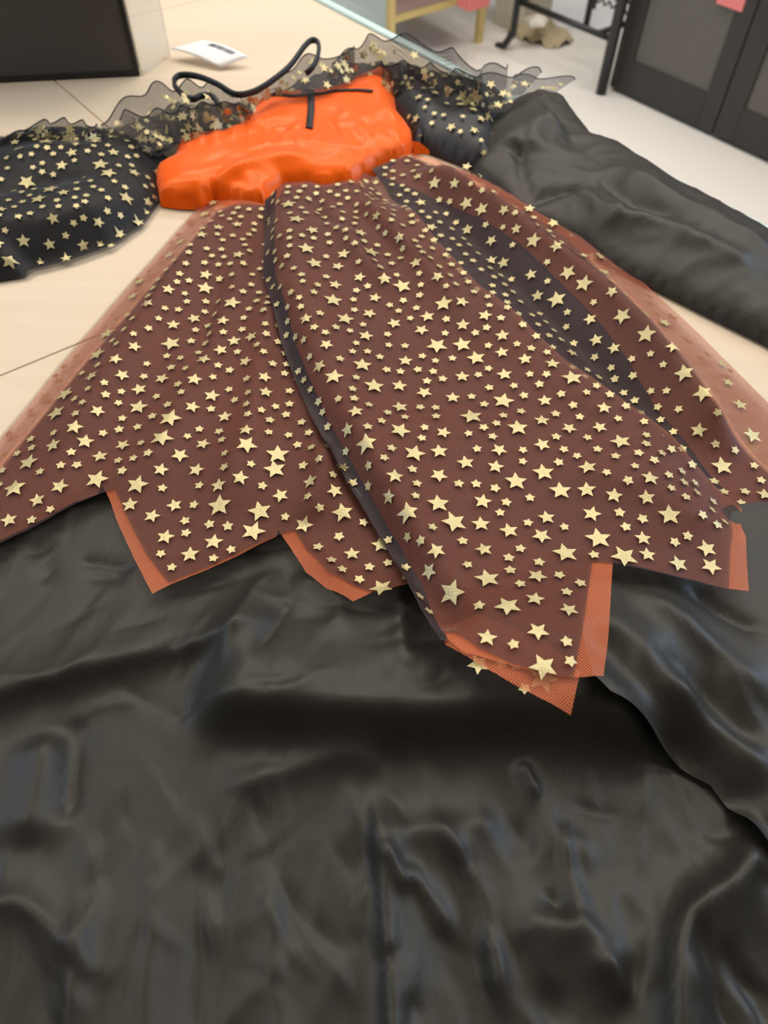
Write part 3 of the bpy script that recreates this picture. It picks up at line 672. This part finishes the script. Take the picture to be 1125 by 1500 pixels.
for (x, y, zf, kd, host) in STARS:
    r = RAD[kd]*random.uniform(0.92, 1.08); pts = star_pts(r, kd, random.gauss(math.pi/2, 0.3))
    e_ = 0.003; gx = float(zf(np.array([x+e_]), np.array([y]))[0]-zf(np.array([x-e_]), np.array([y]))[0])/(2*e_); gy = float(zf(np.array([x]), np.array([y+e_]))[0]-zf(np.array([x]), np.array([y-e_]))[0])/(2*e_)
    g_ = math.hypot(gx, gy)+1e-9; kk = 1-1/math.sqrt(1+g_*g_); gx /= g_; gy /= g_
    pts = [(a-gx*(a*gx+b*gy)*kk, b-gy*(a*gx+b*gy)*kk) for a, b in pts]
    X = np.array([x]+[x+p[0] for p in pts]+[x+p[0]*.5 for p in pts]); Y = np.array([y]+[y+p[1] for p in pts]+[y+p[1]*.5 for p in pts])
    Z = zf(X, Y)+0.0013
    parts.append((kd, host, np.column_stack([X, Y, Z])))
SF = [(0, 11+i, 11+(i+1) % 10) for i in range(10)] + [(11+i, 1+i, 1+(i+1) % 10, 11+(i+1) % 10) for i in range(10)]
for (o, g) in RUF:
    na, nb, _ = g.shape
    for _ in range(int(na*0.34)):
        i = random.randrange(2, na-3); j = random.randrange(1, nb-2); c = g[i, j]; e1 = g[i+1, j]-c; e2 = g[i, j+1]-c
        e1 = e1/np.linalg.norm(e1); n = np.cross(e1, e2); n /= np.linalg.norm(n); e2 = np.cross(n, e1)
        if n@np.array([0, -0.6, 0.8]) < 0: n = -n
        kd = random.choice((0, 0, 0, 1, 1)); pts = star_pts(RAD[kd], kd, random.uniform(0, 6))
        pts = [(0, 0)]+pts+[(a*.5, b*.5) for a, b in pts]
        parts.append((kd, o, np.array([c+n*0.001+e1*a+e2*b for a, b in pts])))
parts.sort(key=lambda t: -t[0])
rest = {}
# the largest stars on the skirt are single pieces, the small ones of each layer are joined
cnt = 0
for kd, host, v in parts:
    if kd > 0 and cnt < 300 and host in (L_o, R_o, F_o):
        link('star', v, SF, M_star, host, smooth=True); cnt += 1
    else: rest.setdefault(host, []).append(v)
for host, vs in rest.items():
    V = np.concatenate(vs); FS = []
    for i in range(len(vs)): FS += [tuple(21*i+k for k in f) for f in SF]
    o = link('star_print', V, FS, M_star, host); o['kind'] = 'stuff'

# ------------------------------------------------------------------ things on the table
# price tag
tg = [P(250, 71, .012), P(297, 59, .016), P(364, 83, .012), P(322, 99, .004)]
tgo = tag(empty('price_tag', tuple((tg[0]+tg[2])/2*np.array([1, 1, 0]))), 'small white card price tag with a barcode lying on the table', 'price tag')
def bil(s, t): return (tg[0]*(1-s)+tg[3]*s)*(1-t)+(tg[1]*(1-s)+tg[2]*s)*t
vs = []; fs = []; n = 8
for i in range(n+1):
    for j in range(n+1):
        s, t = i/n, j/n; q = bil(s, t); q = q+np.array([0, 0, 0.003*math.sin(math.pi*s)]); vs.append(q)
for i in range(n):
    for j in range(n): fs.append((i*(n+1)+j, (i+1)*(n+1)+j, (i+1)*(n+1)+j+1, i*(n+1)+j+1))
o = link('card', vs, fs, M_paper, tgo); md = o.modifiers.new('t', 'SOLIDIFY'); md.thickness = 0.0008; md.offset = 0
vs = []; fs = []
random.seed(5); s = 0.30
while s < 0.80:
    w = random.choice((0.008, 0.014, 0.02)); b = len(vs)
    for a, t in ((s, 0.70), (s+w, 0.70), (s+w, 0.90), (s, 0.90)): vs.append(bil(a, t)+np.array([0, 0, 0.003*math.sin(math.pi*a)+0.0008]))
    fs.append((b, b+1, b+2, b+3)); s += w+random.choice((0.006, 0.012))
link('barcode', vs, fs, M_ink, tgo, smooth=False)

# black-faced display box
bl = P(205, 112); br = P(-120, 128); dpt = P(245, 82)
e = (bl-br)[:2]; Lb = float(np.linalg.norm(e)); e /= Lb; nrm = np.array([-e[1], e[0]]); D = 0.10
bx = tag(empty('display_box', tuple((bl+br)/2)), 'charcoal display board with a clear acrylic side at the far table corner', 'box')
c0 = br[:2]
obox('box_body', c0+nrm*0.006, e, nrm, Lb-0.001, 0.02, 0.0005, 0.30, M_edge, bx, 0.002)
sd_ = (dpt-bl)[:2]; ls = float(np.linalg.norm(sd_)); sd_ /= ls
obox('acrylic_side', bl[:2]+sd_*0.002+e*0.001, sd_, np.array([sd_[1], -sd_[0]]), ls, 0.003, 0.0005, 0.30, M_acryl, bx)
obox('front_board', c0+e*0.006+nrm*0.001, e, nrm, Lb-0.012, 0.005, 0.007, 0.293, M_boxf, bx)
for (a, l, z0, z1) in ((0, 0.006, 0.0005, 0.30), (Lb-0.006, 0.006, 0.0005, 0.30)):
    obox('frame_edge', c0+e*a, e, nrm, l, 0.006, z0, z1, M_edge, bx)
for z0 in (0.0005, 0.293): obox('frame_edge', c0+e*0.006, e, nrm, Lb-0.012, 0.006, z0, z0+0.0065, M_edge, bx)

# ------------------------------------------------------------------ background furniture on the floor
# cabinet
cabL = P(893, 130, FZ)[:2]
cab = tag(empty('cabinet', tuple(cabL+E1*0.9+E2*0.2)+(FZ,)), 'black cabinet with grey panelled doors standing on the white floor', 'cabinet')
CH = 1.0; DW = 0.0
gap = P(1051, 185, FZ+0.03)[:2]; DW = float((gap-cabL)@E1)
obox('cabinet_body', cabL+E2*0.022, E1, E2, DW*4, 0.45, FZ, FZ+CH, M_cab, cab, 0.003)
for k in range(4):
    c = cabL+E1*DW*k
    d = obox('door', c+E1*0.002, E1, E2, DW-0.004, 0.02, FZ+0.012, FZ+CH-0.01, M_cab, cab, 0.002)
    st = 0.075
    obox('door_panel', c+E1*st-E2*0.001, E1, E2, DW-2*st+0.01, 0.004, FZ+0.115, FZ+CH-0.09, M_cabp, d)
    for (a, l, z0, z1) in ((0.002, st-0.002, FZ+0.012, FZ+CH-0.01), (DW-st+0.01, st-0.012, FZ+0.012, FZ+CH-0.01)):
        obox('stile', c+E1*a-E2*0.009, E1, E2, l, 0.009, z0, z1, M_cab, d, 0.002)
    for z0, z1 in ((FZ+0.012, FZ+0.115), (FZ+CH-0.09, FZ+CH-0.01)):
        obox('rail', c+E1*st-E2*0.009, E1, E2, DW-2*st+0.01, 0.009, z0, z1, M_cab, d, 0.002)
dr = (1075-562.5)*rt - (4-750)*up + F*fw     # the card sits where this sight line meets the door
tt = float(cabL@E2)/float(dr[:2]@E2); hit = np.array([0, 0, CAMZ])+dr*tt
pk = obox('pink_notice', hit[:2]-E1*0.05-E2*0.0115, E1, E2, 0.09, 0.002, hit[2]-0.012, hit[2]+0.09, M_pink)
tag(pk, 'small pink card stuck on the grey cabinet door', 'card')

# black metal stand
s1 = P(880, 137, FZ)[:2]; s2 = P(728, 67, FZ)[:2]
stn = tag(empty('metal_stand', tuple((s1+s2)/2)+(FZ,)), 'black metal stand with one curved foot beside the cabinet', 'stand')
v3 = lambda p, z: np.array([p[0], p[1], FZ+z])
ed = (s2-s1)/np.linalg.norm(s2-s1)
tube('leg', [v3(s1, 0), v3(s1, 0.35), v3(s1, 0.8)], 0.019, M_metal, stn, 10)
tube('leg', smooth_line([v3(s2, 0), v3(s2-ed*0.035, 0.012), v3(s2-ed*0.065, 0.06), v3(s2-ed*0.075, 0.13), v3(s2-ed*0.075, 0.8)], 6), 0.013, M_metal, stn, 10)
for z in (0.17, 0.76): tube('crossbar', [v3(s2-ed*0.075, z), v3(s1, z)], 0.011, M_metal, stn, 8)
for q in (s1+ed*0.07, s2-ed*0.075):
    tube('leg', [v3(q+E2*0.42, 0), v3(q+E2*0.42, 0.8)], 0.013, M_metal, stn, 8)
    for z in (0.17, 0.76): tube('side_rail', [v3(q, z), v3(q+E2*0.42, z)], 0.010, M_metal, stn, 8)
# wire basket on the low rails
wb = tag(empty('wire_basket', tuple(s1+ed*0.12+E2*0.25)+(FZ,)), 'dark wavy wire basket on the low rails of the metal stand', 'basket')
for k in range(9):
    z = 0.19+0.028*k
    pts = [v3(s1+ed*(0.05+0.20*t/24)+E2*(0.19), z+0.010*math.sin(t*1.6+k)) for t in range(25)]
    tube('wire', pts, 0.004, M_metal, wb, 5)
for t in (0.05, 0.25): tube('post', [v3(s1+ed*t+E2*0.19, 0.16), v3(s1+ed*t+E2*0.19, 0.44)], 0.006, M_metal, wb, 6)
pc = P(722, 34, FZ)[:2]
pl_ = obox('pillar', pc, E1, E2, 0.16, 0.16, FZ, FZ+2.4, M_wall, None, 0.004)
tag(pl_, 'cream pillar rising behind the gold display shelf', 'pillar')
hv = []; hf = []; hc = P(790, 38, FZ+0.03)[:2]
for i in range(25):
    for j in range(25):
        a, b = (i-12)/12, (j-12)/12; q = hc+E1*a*0.16+E2*b*0.10; r_ = math.hypot(a, b)
        hv.append((q[0], q[1], FZ+0.002+max(0, 1-r_)**0.5*(0.045+0.02*math.sin(9*a+4*b)+0.015*math.sin(11*b-5*a))))
for i in range(24):
    for j in range(24):
        if math.hypot((i-11.5)/12, (j-11.5)/12) < 0.97+0.05*math.sin(i*1.3): hf.append((i*25+j, (i+1)*25+j, (i+1)*25+j+1, i*25+j+1))
tag(link('fabric_heap', hv, hf, M_beige), 'rumpled olive beige fabric on the floor under the metal stand', 'fabric')
# soft toy like star cushion behind the bar
cu = P(785, 36, FZ+0.07)[:2]
bmv = []; bmf = []
for k in range(10):
    r = (0.055 if k % 2 == 0 else 0.03); th = k*math.pi/5+0.3; bmv.append((cu[0]+r*math.cos(th)*1.5, cu[1]+r*math.sin(th)*1.5, FZ+0.075))
bmv += [(cu[0], cu[1], FZ+0.12), (cu[0], cu[1], FZ+0.06)]
for k in range(10): bmf += [(k, (k+1) % 10, 10), ((k+1) % 10, k, 11)]
o = link('star_cushion', bmv, bmf, M_white); md = o.modifiers.new('s', 'SUBSURF'); md.levels = 2; md.render_levels = 2
tag(o, 'white star shaped cushion lying on the beige fabric behind the metal stand', 'cushion')

# gold framed glass shelf unit
p2 = P(700, 62, FZ)[:2]
sh = tag(empty('display_shelf', tuple(p2-E2*0.3)+(FZ,)), 'gold framed glass display shelf behind the table', 'shelf')
Wd = 0.44
for a in (0, Wd):
    for b in (0, -0.40):
        obox('post', p2-E2*(a+0.012)+E1*(b-0.012), E1, E2, 0.026, 0.026, FZ, FZ+1.3, M_gold, sh, 0.002)
for z in (0.16, 0.62, 1.08):
    s_ = obox('shelf_board', p2-E2*Wd-E1*0.39, E1, E2, 0.38, Wd, FZ+z, FZ+z+0.012, M_brown, sh)
    obox('front_rail', p2-E2*(Wd-0.014), E1, E2, 0.014, Wd-0.028, FZ+z-0.006, FZ+z+0.014, M_gold, s_, 0.002)
    obox('back_rail', p2-E2*(Wd-0.014)-E1*0.41, E1, E2, 0.014, Wd-0.028, FZ+z-0.006, FZ+z+0.014, M_gold, s_, 0.002)
gl = obox('glass_pane', p2-E2*(Wd+0.72)-E1*0.002, E1, E2, 0.006, 0.70, FZ+0.02, FZ+1.28, M_glass, sh)
for b in (0, -0.40): obox('post', p2-E2*(Wd+0.74)+E1*(b-0.012), E1, E2, 0.026, 0.026, FZ, FZ+1.3, M_gold, sh, 0.002)
pq = P(668, 9, FZ+0.1725)[:2]
pb = obox('pink_box', pq, E1, E2, 0.07, 0.10, FZ+0.1725, FZ+0.26, M_pink, None, 0.004)
tag(pb, 'pink box standing on the low shelf of the gold display', 'box')
